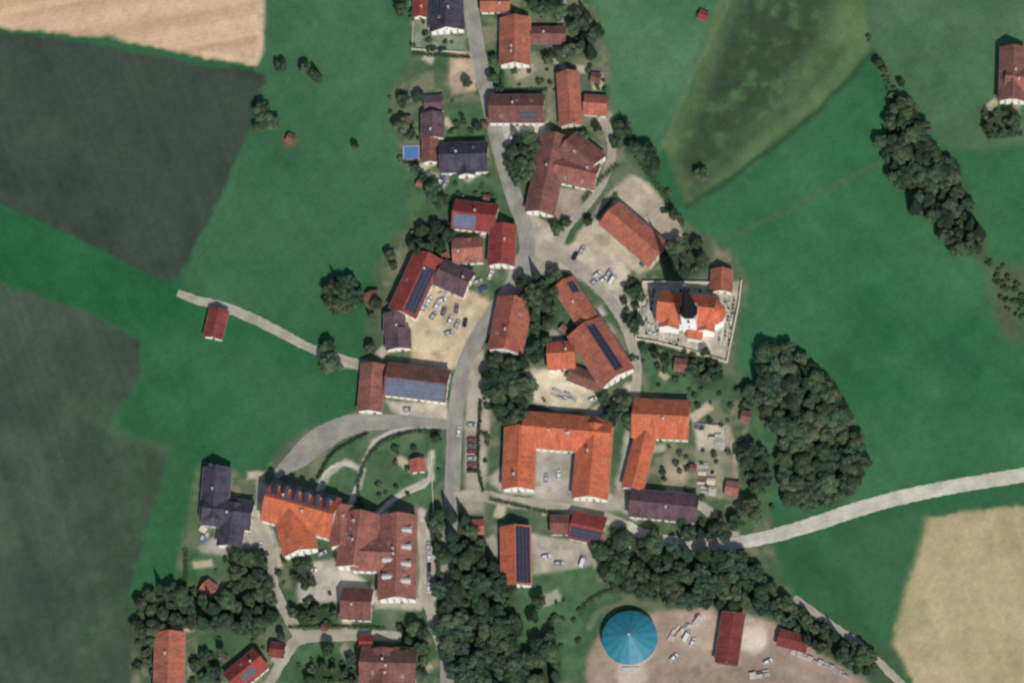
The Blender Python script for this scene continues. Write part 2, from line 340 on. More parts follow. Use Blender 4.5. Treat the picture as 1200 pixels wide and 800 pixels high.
g=6000.0; me=fastmesh('ground',[(-g,-g,-.08),(g,-g,-.08),(g,g,-.08),(-g,g,-.08)],[(0,1,2,3)],[(*S(44,90,56),1)]*4,M['ground']); link('ground',me)
# ------------------------------------------------------------ roads
def catmull(pts,step=1.5):
    p=[Vector(a) for a in pts]; p=[p[0]*2-p[1]]+p+[p[-1]*2-p[-2]]; out=[]
    for i in range(1,len(p)-2):
        n=max(2,int((p[i+1]-p[i]).length/step))
        for k in range(n):
            t=k/n; a,b,c,d=p[i-1],p[i],p[i+1],p[i+2]
            out.append(0.5*((2*b)+(c-a)*t+(2*a-5*b+4*c-d)*t*t+(3*b-a-3*c+d)*t**3))
    out.append(p[-2]); return out
def roadmat(name,c,c2,rut=.12):
    q=NT(name,0.9,0.1); uv=q.n('ShaderNodeUVMap').outputs[0]
    col=q.mix(q.mapr(q.noise(0.12,5,.65),0.38,0.64,0,1),c,c2)
    mp=q.n('ShaderNodeMapping'); q.l(uv,mp.inputs[0]); mp.inputs['Scale'].default_value=(1.0,0.04,1)
    st=q.mapr(q.noise(1.2,3,.6,mp.outputs[0]),.3,.7,1-rut,1+rut)
    fi=q.mapr(q.noise(1.6,4,.7),.3,.7,.88,1.12)
    return q.out(q.scale(col,q.mul(st,fi)))
M['asph']=roadmat('asphalt_worn',S(144,142,132),S(122,119,112)); M['lane']=roadmat('lane_surface',S(164,157,141),S(138,133,120))
M['pale']=roadmat('pale_road',S(188,184,170),S(162,158,146)); M['kerb']=M['conc']
def ribbon(name,pts,w,z,mat,kerb=False,jit=.4,ends=None):
    c=catmull([P(*p) for p in pts]); v=[];uv=[];f=[];L=0
    kv=[];kf=[]
    for i,p in enumerate(c):
        t=(c[min(i+1,len(c)-1)]-c[max(i-1,0)]).normalized(); n=Vector((-t.y,t.x))
        if i: L+=(p-c[i-1]).length
        fr=i/(len(c)-1); wi=(w if not isinstance(w,(list,tuple)) else float(np.interp(fr,np.linspace(0,1,len(w)),w)))*GS/2
        a=wi+random.uniform(-jit,jit)*.6; b=wi+random.uniform(-jit,jit)*.6
        for s,h in ((a,0),(a*.5,.03),(-b*.5,.03),(-b,0)):
            v.append((p.x+n.x*s,p.y+n.y*s,z+h)); uv.append((s,L))
        if kerb:
            for s in (wi,wi+.14,-wi,-wi-.14):
                kv.append((p.x+n.x*s,p.y+n.y*s,z+.1)); 
            for s in (wi,-wi): kv.append((p.x+n.x*s,p.y+n.y*s,0))
        if i:
            for k in range(3): f.append((4*i-4+k,4*i-4+k+1,4*i+k+1,4*i+k))
            if kerb:
                for k in (0,2): kf.append((6*i-6+k,6*i-6+k+1,6*i+k+1,6*i+k))
                kf.append((6*i-6,6*i-2,6*i+4,6*i)); kf.append((6*i-4,6*i-1,6*i+5,6*i+2))
    me=bpy.data.meshes.new(name); me.from_pydata(v,[],f); me.materials.append(mat)
    ul=me.uv_layers.new(name='UVMap')
    for lp in me.loops: ul.data[lp.index].uv=uv[lp.vertex_index]
    o=link(name,me)
    if kerb:
        k=bpy.data.meshes.new('kerb'); k.from_pydata(kv,[],kf); k.materials.append(M['kerb']); link('kerb',k,o)
    return o
ribbon('village_road',[(548,-60),(551,0),(560,60),(572,115),(586,175),(604,235),(616,268),(618,300),(606,330),(582,362),(556,402),(541,440),(534,490),(531,550),(528,600),(524,660),(525,740),(522,860)],[17,17,17,17,18,18,20,18,17,17,17,15,15,15],.09,M['asph'],True)
ribbon('country_road',[(1330,532),(1200,556),(1100,573),(1020,592),(940,618),(890,631),(850,637),(800,636),(760,628),(725,612)],[18,18,17,17,18,16,14,13],.12,M['pale'])
ribbon('country_road',[(735,617),(700,603),(650,594),(600,588),(560,580),(532,584)],[13,14,14,14,15],.15,M['lane'])
ribbon('village_lane',[(632,288),(668,306),(700,335),(722,362),(738,395),(746,430),(745,462)],[20,14,12,12,11],.06,M['lane'])
ribbon('village_lane',[(664,-20),(655,40),(650,75)],8,.05,M['lane'])
ribbon('village_lane',[(704,135),(716,165),(714,195),(695,232),(668,262),(655,285)],10,.055,M['lane'])
ribbon('farm_track',[(208,343),(232,352),(270,362),(320,385),(362,407),(400,420),(432,430)],[9,12,12,11,10,10],.05,M['lane'])
ribbon('farm_track',[(860,622),(835,605),(815,590),(800,580)],8,.05,M['lane'])
ribbon('access_road',[(532,498),(490,495),(450,494),(410,498),(375,515),(345,540),(322,556)],[12,14,18,24,30,28,10],.07,M['asph'])
ribbon('access_road',[(300,612),(318,650),(322,690),(345,735),(352,745)],[12,12,12,14],.06,M['lane'])
ribbon('access_road',[(300,830),(330,775),(352,748),(400,744),(440,744),(470,746)],[12,12,15,13,12],.075,M['lane'])
ribbon('access_road',[(493,612),(497,660),(501,705),(512,742),(518,765)],[10,11,10],.08,M['lane'])
ribbon('farm_track',[(930,700),(970,728),(1010,757),(1050,795),(1100,850)],[8,8,9,10],.05,M['lane'])
ribbon('foot_path',[(372,575),(382,553),(400,543),(420,550),(417,572),(410,590)],4.5,.05,M['pale'])
ribbon('foot_path',[(522,500),(478,502),(446,512),(428,535),(420,560)],3.5,.055,M['pale'])
ribbon('foot_path',[(438,606),(462,584),(500,566),(504,540)],5,.06,M['pale'])
# ------------------------------------------------------------ buildings
class Parts:
    def __init__(s): s.d={}
    def add(s,part,mat,vs,fs,uvs=None):
        e=s.d.setdefault((part,mat),[[],[],[]]); o=len(e[0]); e[0]+=vs; e[1]+=[tuple(i+o for i in f) for f in fs]; e[2]+=(uvs or [(v[0],v[1]) for v in vs])
def finish(parts,name,c):
    e=bpy.data.objects.new(name,None); COL.objects.link(e); e.location=(c[0],c[1],0); e.empty_display_size=2
    for (part,mat),(vs,fs,uvs) in parts.d.items():
        me=bpy.data.meshes.new(part); me.from_pydata([(x-c[0],y-c[1],z) for x,y,z in vs],[],fs); me.materials.append(M[mat])
        ul=me.uv_layers.new(name='UVMap')
        uu=np.array(uvs,dtype=np.float32); li=np.zeros(len(me.loops),dtype=np.int32); me.loops.foreach_get('vertex_index',li)
        ul.data.foreach_set('uv',uu[li].ravel()); link(part,me,e)
    return e
BF=[(0,3,2,1),(4,5,6,7),(0,1,5,4),(1,2,6,5),(2,3,7,6),(3,0,4,7)]
def wing(pt,x1,y1,x2,y2,w,roof='orange',eave=5.2,pitch=34,wall='wwall',pv=(),chim=1,sky=0,win=3.2,oh=.7,dorm=(),base=0,door=True,hip=0,droof=None):
    A=Vector(P(x1,y1,eave)); B=Vector(P(x2,y2,eave)); d=(B-A); L=d.length; d.normalize(); n=Vector((-d.y,d.x)); c=(A+B)/2; W=w*GS
    tp=math.tan(math.radians(pitch)); zr=eave+(W/2-oh)*tp; th=.22
    def X(s,t,z): q=c+d*s+n*t; return (q.x,q.y,z)
    def box(part,mat,s0,s1,t0,t1,z0,z1): pt.add(part,mat,[X(s0,t0,z0),X(s1,t0,z0),X(s1,t1,z0),X(s0,t1,z0),X(s0,t0,z1),X(s1,t0,z1),X(s1,t1,z1),X(s0,t1,z1)],BF)
    hl=L/2; hw=W/2; zt=lambda t:zr-abs(t)*tp
    hr=hl-hip*hw
    for sd in (1,-1):
        vs=[X(-hl,sd*hw,zt(hw)),X(hl,sd*hw,zt(hw)),X(hr,0,zr),X(-hr,0,zr)]
        vs+=[(a,b,z-th) for a,b,z in vs]
        sl=hw/math.cos(math.radians(pitch)); uv=[(-hl,sl),(hl,sl),(hr,0),(-hr,0)]*2
        pt.add('roof',roof,vs,BF,uv)
        if hip:
            vs=[X(sd*hl,-hw,zt(hw)),X(sd*hl,hw,zt(hw)),X(sd*hr,0,zr)]; vs+=[(a,b,z-th) for a,b,z in vs]
            pt.add('roof',roof,vs,[(0,1,2),(3,5,4),(0,3,4,1)],[(-hw,sl),(hw,sl),(0,0)]*2)
    if not hip: pt.add('ridge',roof,[X(-hl,-.22,zr-.08),X(hl,-.22,zr-.08),X(hl,0,zr+.09),X(-hl,0,zr+.09),X(hl,.22,zr-.08),X(-hl,.22,zr-.08)],[(0,1,2,3),(3,2,4,5)])
    if not hip:
      for se in (1,-1):
        for sd in (1,-1):
            s0,s1=sorted((se*hl,se*(hl+.06))); 
            vs=[X(s0,0,zr-.3),X(s1,0,zr-.3),X(s1,sd*hw,zt(hw)-.3),X(s0,sd*hw,zt(hw)-.3),X(s0,0,zr+.05),X(s1,0,zr+.05),X(s1,sd*hw,zt(hw)+.05),X(s0,sd*hw,zt(hw)+.05)]
            pt.add('bargeboard','wood',vs,BF)
    for sd in (1,-1):
        t0,t1=sorted((sd*hw,sd*(hw+.13))); box('gutter','pvf',-hl,hl,t0,t1,zt(hw)-.2,zt(hw)-.08)
    a=hl-oh*.7; b=hw-oh; m=.12
    if not hip:
        vs=[X(-a,-b,0),X(a,-b,0),X(a,b,0),X(-a,b,0),X(-a,-b,zt(b)-m),X(a,-b,zt(b)-m),X(a,b,zt(b)-m),X(-a,b,zt(b)-m),X(-a,0,zr-m),X(a,0,zr-m)]
        fs=[(0,1,5,4),(2,3,7,6),(1,2,6,9,5),(3,0,4,8,7)]
    else:
        vs=[X(-a,-b,0),X(a,-b,0),X(a,b,0),X(-a,b,0)]; vs+=[(p,q_,zt(b)-m) for p,q_,_ in vs]; fs=[(0,1,5,4),(1,2,6,5),(2,3,7,6),(3,0,4,7)]
    pt.add('walls',wall,vs,fs)
    ns=max(1,int((eave)/2.6))
    def opening(side,pos,z,ww,hh,kind='window'):
        for (mat,g,pr) in (('frame' if kind=='window' else 'door',.12,.04),('glass' if kind=='window' else 'door',0,.06)):
            h=ww/2+g; z0=z-g if kind=='window' else z; z1=z+hh+g
            if side==0: box(kind,mat,pos-h,pos+h,-b-pr,-b-.001,z0,z1)
            elif side==1: box(kind,mat,pos-h,pos+h,b+.001,b+pr,z0,z1)
            elif side==2: box(kind,mat,a+.001,a+pr,pos-h,pos+h,z0,z1)
            else: box(kind,mat,-a-pr,-a-.001,pos-h,pos+h,z0,z1)
            if kind!='window': break
    if win:
        for side in range(4):
            ext=(a if side<2 else b); k=max(1,int((2*ext-1.2)/win)); 
            for fl_ in range(ns):
                for i in range(k):
                    pos=(i-(k-1)/2)*win
                    if fl_==0 and i==k//2 and side in (0,2) and door: opening(side,pos,.02,1.2,2.2,'door'); continue
                    opening(side,pos,1.0+2.65*fl_,1.0,1.25)
            if side>1 and not hip and b>3: opening(side,0,eave+.5,.9,1.1)
    def slope(sd,s0,s1,t0,t1,lift,thk,part,mat):
        f=lambda s,t,l:X(s,sd*t,zr-t*tp+l)
        pt.add(part,mat,[f(s0,t0,lift),f(s1,t0,lift),f(s1,t1,lift),f(s0,t1,lift),f(s0,t0,lift+thk),f(s1,t0,lift+thk),f(s1,t1,lift+thk),f(s0,t1,lift+thk)],BF)
    cp=math.cos(math.radians(pitch))
    for p in pv:
        sd,u0,u1,v0,v1=p[:5]; mat=p[5] if len(p)>5 else 'pv'
        S0,S1=-hl+u0*L,-hl+u1*L; T0,T1=v0*hw,v1*hw
        slope(sd,S0,S1,T0,T1,.05,.06,'solar_panels','pvf')
        ni=max(1,int((S1-S0)/1.15)); nj=max(1,int((T1-T0)/(1.75*cp)))
        for i in range(ni):
            for j in range(nj):
                ds=(S1-S0)/ni; dt=(T1-T0)/nj
                slope(sd,S0+i*ds+.04,S0+(i+1)*ds-.04,T0+j*dt+.04,T0+(j+1)*dt-.04,.112,.04,'solar_panels',mat)
    for i in range(chim):
        s=random.uniform(-.3,.3)*L; t=random.choice((-1,1))*hw*random.uniform(.12,.3)
        box('chimney','chim',s-.4,s+.4,t-.35,t+.35,zt(t)-.6,zr+.8); box('chimney_cap','conc',s-.5,s+.5,t-.45,t+.45,zr+.802,zr+.92)
    for i in range(sky):
        sd=random.choice((-1,1)); s=(-.4+.8*(i+.5)/sky)*L; t=hw*random.uniform(.4,.65)
        slope(sd,s-.5,s+.5,t-.6,t+.6,.03,.1,'skylight','frame'); slope(sd,s-.4,s+.4,t-.5,t+.5,.132,.03,'skylight','glass')
    for (sd,u,wd) in dorm:
        s=-hl+u*L; t1=hw*.72; t0=hw*.22; zf=zr-t0*tp-.1; z0=zr-t1*tp-.15
        f=lambda s_,t,z:X(s_,sd*t,z); h=wd/2
        vs=[f(s-h,t0,z0),f(s+h,t0,z0),f(s+h,t1,z0),f(s-h,t1,z0),f(s-h,t0,zf-.5),f(s+h,t0,zf-.5),f(s+h,t1,zf-.5),f(s-h,t1,zf-.5)]
        pt.add('dormer',wall,vs,BF)
        vs=[f(s-h+.2,t1+.002,z0+.3),f(s+h-.2,t1+.002,z0+.3),f(s+h-.2,t1+.05,z0+.3),f(s-h+.2,t1+.05,z0+.3)]; vs+=[(p_,q_,z0+1.4) for p_,q_,_ in vs]
        pt.add('dormer_window','glass',vs,BF)
        g_=h+.25; zz=zf-.45
        for e in (-1,1):
            vs=[f(s+e*g_,t0-.3,zz),f(s+e*g_,t1+.35,zz),f(s,t1+.35,zz+g_*.55),f(s,t0-.3,zz+g_*.55)]; vs+=[(p_,q_,z-.12) for p_,q_,z in vs]
            pt.add('dormer_roof',droof or roof,vs,BF)
    return c
def house(name,*wings):
    pt=Parts(); c=None
    for wv_ in wings:
        a,k=wv_; cc=wing(pt,*a,**k); c=c or cc
    return finish(pt,name,(c.x,c.y))
def W_(*a,**k): return (a,k)
FB='farm_building'; HO='tiled_house'
house(HO,W_(492,-5,492,20,17,'red',4))
house('slate_roof_house',W_(522,-10,524,36,42,'slate',6,35,sky=2,pv=[(-1,.1,.6,.25,.8)]))
house(HO,W_(563,4,598,4,22,'orange2',5))
house('farmhouse',W_(604,20,603,76,37,'orange2',6,32,chim=2,sky=1))
house('barn',W_(622,41,663,41,22,'brown',4.5,30,wall='wood'))
house('barn',W_(665,84,669,147,27,'orange2',5.5,35,chim=0,wall='cwall'),W_(684,122,712,124,26,'orange2',4,32,chim=0))
house(HO,W_(573,127,638,127,36,'brown',6.2,28,sky=3,chim=1,pv=[(-1,.55,.9,.3,.8)]))
house('farmhouse',W_(663,168,698,196,40,'brown',6,33),W_(652,158,632,250,36,'brown',5.5,33,chim=1),W_(650,196,700,207,34,'terra',5.6,33,sky=2))
house('garden_shed',W_(497,122,520,120,20,'purple',3.5,25,chim=0))
house('slate_roof_house',W_(507,132,507,162,28,'purple',5.5,32))
house(HO,W_(504,160,504,190,20,'brown',4.5,30,chim=0))
house('slate_roof_house',W_(515,185,572,183,38,'slate',6,33,sky=2,chim=1),W_(545,185,546,205,22,'slate',5.8,33,chim=0))
house(HO,W_(531,250,582,256,36,'red',5.8,32,pv=[(-1,.04,.55,.15,.9,'pvb')]))
house(HO,W_(590,263,587,311,32,'red',6.3,33,chim=1))
house(HO,W_(530,294,566,292,32,'terra',5,30,chim=1),W_(549,280,548,306,16,'terra',4.8,30,chim=0))
house(FB,W_(503,298,471,367,36,'red',6.5,28,pv=[(1,.2,.95,.12,.85)],chim=1,sky=1))
house('slate_roof_house',W_(514,318,550,334,34,'purple',5.6,32))
house('slate_roof_house',W_(462,366,462,392,26,'purple',5,30),W_(466,385,467,409,30,'purple',5,30,chim=0))
house('garden_shed',W_(434,342,441,362,18,'brown',3,25,chim=0,wall='wood'))
house('field_barn',W_(257,362,249,396,24,'dkred',4,24,chim=0,win=5))
house(FB,W_(438,426,433,482,30,'terra',5,28,chim=0,win=4),W_(452,443,525,452,40,'brown',6.5,26,chim=0,pv=[(-1,.03,.97,.08,.95,'pvb')]))
house(FB,W_(604,350,592,412,42,'orange2',6,34,chim=1,sky=2))
house(HO,W_(659,330,690,378,28,'orange2',5.4,34,chim=1,sky=1,pv=[(1,.1,.35,.2,.8)]))
house(FB,W_(684,382,724,443,46,'orange2',6.5,30,chim=0,pv=[(1,.08,.92,.05,.5)]),W_(641,417,674,415,34,'orange',5.6,32,chim=1),W_(667,436,708,452,20,'brown',4.2,28,chim=0))
house('barn',W_(714,249,773,300,37,'orange2',6,32,chim=0,wall='cwall',win=5))
house('chapel',W_(846,315,845,342,26,'orange2',4,35,chim=0))
house('garden_shed',W_(790,427,807,428,16,'brown',3,28,chim=0,wall='wood'))
house('farmhouse',W_(612,502,716,511,44,'orange',6.5,33,chim=3),W_(610,500,607,573,38,'orange',6.2,33,chim=1,sky=1),W_(698,498,691,584,42,'orange',6.3,33,chim=1,sky=1))
house('farmhouse',W_(741,489,808,492,48,'orange',6,33,chim=1,sky=1),W_(757,508,741,573,26,'orange',5,33,chim=0,win=4))
house('slate_roof_house',W_(738,588,818,596,34,'purple',5.8,28,chim=1))
house(FB,W_(604,616,605,686,36,'orange',5.6,28,chim=0,pv=[(1,.03,.97,.05,.93)],win=4))
house(FB,W_(645,614,668,614,24,'brown',4.5,26,chim=0),W_(669,614,708,622,34,'red',5,26,chim=0,pv=[(-1,.05,.95,.2,.9)]))
house('garden_shed',W_(546,617,568,617,18,'orange2',3.4,28,chim=0))
house('garden_shed',W_(489,537,490,553,18,'orange2',3.4,28,chim=0,wall='wwall'))
house('slate_roof_house',W_(255,547,250,610,34,'slate',5.6,33),W_(238,597,296,604,36,'slate',5.6,33,chim=1),W_(276,590,268,640,30,'slate',5.4,33,chim=0))
house('inn',W_(312,585,393,607,50,'orange',8.5,35,chim=2,dorm=[(1,.1,2.4),(1,.25,2.4),(1,.4,2.4),(1,.55,2.4),(1,.7,2.4),(1,.85,2.4)],droof='slate',pv=[(1,.02,.93,.74,.99,'pv'),(1,.02,.93,.14,.22,'pvb')]),W_(340,595,352,647,42,'orange',8.2,35,chim=0,sky=2))
house('care_home',W_(400,592,400,640,28,'terra',8,32,chim=1,sky=2),W_(424,600,415,665,44,'terra',8,32,chim=2,sky=5),W_(467,603,465,702,44,'terra',8,34,chim=2,sky=8,dorm=[(1,.2,2),(1,.4,2),(1,.6,2),(1,.8,2),(-1,.55,2),(-1,.75,2)],droof='conc'),W_(412,648,468,650,40,'terra',8.2,30,chim=0,sky=4))
house(HO,W_(400,706,436,708,38,'brown',5.8,32,chim=1))
house(HO,W_(199,740,197,815,36,'orange2',6,32,chim=1,sky=1))
house('garden_shed',W_(238,684,250,694,18,'orange2',3.4,28,chim=0))
house(HO,W_(306,770,270,800,30,'red',5.2,32,chim=1,sky=1,pv=[(1,.3,.7,.2,.7)]),W_(316,760,334,762,18,'dkred',4,28,chim=0))
house(HO,W_(421,752,437,752,18,'red',4,28,chim=0),W_(422,778,488,780,44,'brown',6.5,32,chim=2,sky=3),W_(448,760,448,810,36,'brown',6.3,32,chim=1))
house('shed',W_(860,717,851,777,27,'dkred',5,18,chim=0,wall='wood',win=5))
house('shed',W_(912,746,947,755,20,'dkred',4,18,chim=0,wall='wood',win=0))
house('farmhouse',W_(1188,55,1186,118,32,'brown',6.5,32,chim=1),W_(1178,92,1215,95,36,'terra',6.3,32,chim=1))
house('garden_shed',W_(819,16,829,20,12,'red',2.6,22,chim=0,wall='wood',win=0))
house('garden_shed',W_(336,160,345,164,11,'brown',2.6,22,chim=0,wall='wood',win=0))
house('garden_shed',W_(868,487,880,489,14,'brown',2.8,22,chim=0,wall='wood',win=0))
house('garden_shed',W_(850,571,866,573,18,'terra',2.8,22,chim=0,wall='wood',win=0))
house('garden_shed',W_(692,90,704,92,12,'brown',2.8,22,chim=0,wall='wood',win=0))
for (x,y,a) in [(552,300,10),(522,300,60),(568,146,0),(478,140,90),(660,385,40),(722,470,10),(812,548,10),(570,232,0),(492,215,20),(380,735,10),(262,770,40)]:
    ca,sa=math.cos(math.radians(a)),math.sin(math.radians(a)); house('garden_shed',W_(x-4*ca,y-4*sa,x+4*ca,y+4*sa,8,pr.choice(['brown','purple','terra']),2.4,20,chim=0,wall='wood',win=0,oh=.25))
# ------------------------------------------------------------ church
M['wchurch']=simple('lime_render_white',(0.82,0.81,0.77),0.9,0.04,0.5)
pt=Parts()
cc=wing(pt,771,358,838,366,38,'orange',10.5,40,wall='wchurch',chim=0,win=0,oh=.3)
wing(pt,787,356,783,384,24,'orange',8.5,38,wall='wchurch',chim=0,win=0,oh=.3)
wing(pt,830,360,827,388,20,'orange',8.5,38,wall='wchurch',chim=0,win=0,oh=.3)
A=Vector(P(771,358,10.5)); B=Vector(P(838,366,10.5)); dd=(B-A).normalized(); nn=Vector((-dd.y,dd.x)); mid=(A+B)/2; hwn=38*GS/2-.3
for sd in (-1,1):
    for k in range(-4,5):
        p=mid+dd*k*2.9+nn*sd*(hwn+.03); vs=[]
        for (s,t,z) in ((-.5,0,3),(.5,0,3),(.5,0,6.6),(.35,0,7),(0,0,7.3),(-.35,0,7),(-.5,0,6.6)):
            q_=p+dd*s; vs.append((q_.x,q_.y,z))
        pt.add('window','glass',vs,[tuple(range(7))])
ap=B.copy(); r=hwn*.78; N=6
vs=[];top=[]
for i in range(N+1):
    a_=-math.pi/2+math.pi*i/N; q_=ap+dd*(math.cos(a_)*r-1)+nn*math.sin(a_)*r; vs.append((q_.x,q_.y,0)); top.append((q_.x,q_.y,9.4))
pt.add('apse_walls','wchurch',vs+top,[(i,i+1,i+N+2,i+N+1) for i in range(N)])
vs=[]
for i in range(N+1):
    a_=-math.pi/2+math.pi*i/N; q_=ap+dd*(math.cos(a_)*(r+.4)-1)+nn*math.sin(a_)*(r+.4); vs.append((q_.x,q_.y,9.4))
q_=ap-dd*1; vs.append((q_.x,q_.y,13.5)); pt.add('apse_roof','orange',vs,[(i,i+1,N+1) for i in range(N)])
# low sacristy on the south side
wing(pt,806,388,824,391,16,'orange',5,30,wall='wchurch',chim=0,win=0,oh=.3)
T=Vector((*P(807,364,24),0)); tw=3.4; HS=60
def sq(h,z,rot=0): return [(T.x+dd.x*a_*h+nn.x*b_*h,T.y+dd.y*a_*h+nn.y*b_*h,z) for a_,b_ in ((-1,-1),(1,-1),(1,1),(-1,1))]
pt.add('tower','wchurch',sq(tw,0)+sq(tw,24),BF); pt.add('tower_cornice','stone',sq(tw+.3,24.002)+sq(tw+.3,24.6),BF)
for i,(dv,nv) in enumerate(((dd,nn),(-dd,nn),(nn,dd),(-nn,dd))):
    for (z0,z1,hw_) in ((16,20,.7),(9,11,.4)):
        p=T+dv.to_3d()*(tw+.03); vs=[(p.x+nv.x*s,p.y+nv.y*s,z) for s,z in ((-hw_,z0),(hw_,z0),(hw_,z1),(0,z1+.6),(-hw_,z1))]; pt.add('belfry_opening','glass',vs,[(0,1,2,3,4)])
    p=T+dv.to_3d()*(tw+.05); vs=[(p.x+nv.x*math.cos(t)*.9,p.y+nv.y*math.cos(t)*.9,22.4+.9*math.sin(t)) for t in [k*math.pi/8 for k in range(16)]]; pt.add('clock_face','frame',vs,[tuple(range(16))])
rings=[(tw+.6,24.6),(tw*.95,26.6),(2.0,42),(.14,HS)]
vs=[];fs=[]
for k,(r_,z) in enumerate(rings):
    for i in range(8):
        t=math.pi/8+i*math.pi/4; vs.append((T.x+math.cos(t)*r_*1.12,T.y+math.sin(t)*r_*1.12,z))
    if k: fs+=[((k-1)*8+i,(k-1)*8+(i+1)%8,k*8+(i+1)%8,k*8+i) for i in range(8)]
pt.add('spire','spire',vs,fs)
pt.add('spire_cross','stone',sq(.08,HS)+sq(.08,HS+2.5),BF)
pt.add('spire_cross','stone',[(T.x+dd.x*a_*.7+nn.x*b_*.08,T.y+dd.y*a_*.7+nn.y*b_*.08,z) for z in (HS+1.3,HS+1.5) for a_,b_ in ((-1,-1),(1,-1),(1,1),(-1,1))],BF)
finish(pt,'village_church',(mid.x,mid.y))
def wallobj(name,pts,h,th,mat,closed=False):
    c=[Vector(P(*p)) for p in pts]; 
    if closed: c.append(c[0])
    v=[];f=[]
    for i,(a_,b_) in enumerate(zip(c,c[1:])):
        t=(b_-a_).normalized(); n=Vector((-t.y,t.x))*th/2; a2=a_-t*(th/2-.004*i); b2=b_+t*(th/2-.003*i); hh=h+.004*i
        o=len(v); v+=[(p.x,p.y,z) for z in (-.05,hh) for p in (a2-n,b2-n,b2+n,a2+n)]; f+=[tuple(k+o for k in q_) for q_ in BF]
    me=bpy.data.meshes.new(name); me.from_pydata(v,[],f); me.materials.append(mat); return link(name,me)
wallobj('churchyard_wall',[(754,331),(832,332)],1.8,.5,M['cwall']); wallobj('churchyard_wall',[(869,330),(866,356),(852,425),(806,411),(770,402),(745,398),(748,365),(754,331)],1.8,.5,M['cwall'])
wallobj('garden_wall',[(485,8),(483,58),(545,62)],1.1,.3,M['cwall']); wallobj('garden_wall',[(440,606),(455,600)],1.1,.3,M['wwall'])
wallobj('garden_wall',[(505,530),(508,600)],1.0,.3,M['cwall'])
wallobj('yard_wall',[(815,497),(850,500),(853,528)],1.2,.3,M['conc'])
pt=Parts()
for (x0,y0,x1,y1,n) in [(760,340,757,372,10),(766,338,763,360,7),(760,380,800,398,9),(757,388,795,405,9),(850,352,842,400,12),(855,350,848,404,13),(860,350,853,410,14),(775,338,825,338,12),(770,400,800,402,5)]:
    for k in range(n):
        x=x0+(x1-x0)*k/(n-1)+random.uniform(-.5,.5); y=y0+(y1-y0)*k/(n-1)+random.uniform(-.5,.5); X_,Y_=P(x,y)
        s=random.uniform(.8,1.15); mt=random.choice(['stone','conc','chim','frame'])
        prof=[(-.45*s,0),(.45*s,0),(.45*s,.9*s),(.25*s,1.15*s),(-.25*s,1.15*s),(-.45*s,.9*s)]
        vs=[(X_+a_,Y_+.1,z) for a_,z in prof]+[(X_+a_,Y_-.1,z) for a_,z in prof]
        pt.add('headstones',mt,vs,[tuple(range(6)),tuple(range(11,5,-1))]+[(i,i+6,(i+1)%6+6,(i+1)%6) for i in range(6)])
        vs=[(X_+a_,Y_+b_,z) for z in (-.02,.2) for a_,b_ in ((-.5,-1.9),(.5,-1.9),(.5,-.12),(-.5,-.12))]; pt.add('grave_borders',random.choice(['stone','conc','bark']),vs,BF)
finish(pt,'gravestones',P(800,380))
# ------------------------------------------------------------ tank
q=NT('tank_membrane',0.5,0.25); 
M['teal']=q.out(q.scale(S(38,110,128),q.mul(q.mapr(q.noise(.35,4),.3,.7,.8,1.15),q.mapr(q.noise(2,3),.3,.7,.93,1.07))))
q=NT('tank_membrane_alt',0.5,0.25); M['teal2']=q.out(q.scale(S(44,117,134),q.mapr(q.noise(.4,4),.3,.7,.82,1.15)))
pt=Parts(); tx,ty=P(738,747,4); R=32*GS; N=64
for (r_,z0,z1,mt,pn) in ((R-.3,0,4,'conc','tank_wall'),(R,4,4.35,'pvf','rim')):
    vs=[(tx+math.cos(2*math.pi*i/N)*r_,ty+math.sin(2*math.pi*i/N)*r_,z) for z in (z0,z1) for i in range(N)]
    pt.add(pn,mt,vs,[(i,(i+1)%N,(i+1)%N+N,i+N) for i in range(N)])
prof=[(R-.05,4.35),(R*.8,5.8),(R*.5,7.7),(R*.22,9.4),(.5,10.6)]
for i in range(N):
    t0,t1=2*math.pi*i/N,2*math.pi*(i+1)/N
    for (ra,za),(rb,zb) in zip(prof,prof[1:]):
        pt.add('membrane_roof','teal' if (i//2)%2 else 'teal2',[(tx+math.cos(t0)*ra,ty+math.sin(t0)*ra,za),(tx+math.cos(t1)*ra,ty+math.sin(t1)*ra,za),(tx+math.cos(t1)*rb,ty+math.sin(t1)*rb,zb),(tx+math.cos(t0)*rb,ty+math.sin(t0)*rb,zb)],[(0,1,2,3)])
for i in range(16):
    t=2*math.pi*i/16; nx,ny=-math.sin(t)*.03,math.cos(t)*.03
    for (ra,za),(rb,zb) in zip(prof,prof[1:]):
        ca,sa=math.cos(t),math.sin(t); vs=[(tx+ca*r_+e*nx,ty+sa*r_+e*ny,z+h) for h in (.0,.05) for r_,z,e in ((ra,za,-1),(ra,za,1),(rb,zb,1),(rb,zb,-1))]
        pt.add('straps','pvf',vs,BF)
vs=[(tx+math.cos(k*math.pi/6)*.55,ty+math.sin(k*math.pi/6)*.55,z) for z in (10.5,11.0) for k in range(12)]
pt.add('apex_cap','conc',vs,[(i,(i+1)%12,(i+1)%12+12,i+12) for i in range(12)]+[tuple(range(12,24))])
pt.add('platform','conc',[(tx+a_,ty+b_,z) for z in (0,.6) for a_,b_ in ((-4,-R-2.4),(4,-R-2.4),(4,-R-.1),(-4,-R-.1))],BF)
finish(pt,'biogas_tank',(tx,ty))
pt=Parts(); M['water']=simple('pool_water',S(74,112,160),.15,.15,.8,.5); px_,py_=P(482,179,.4)
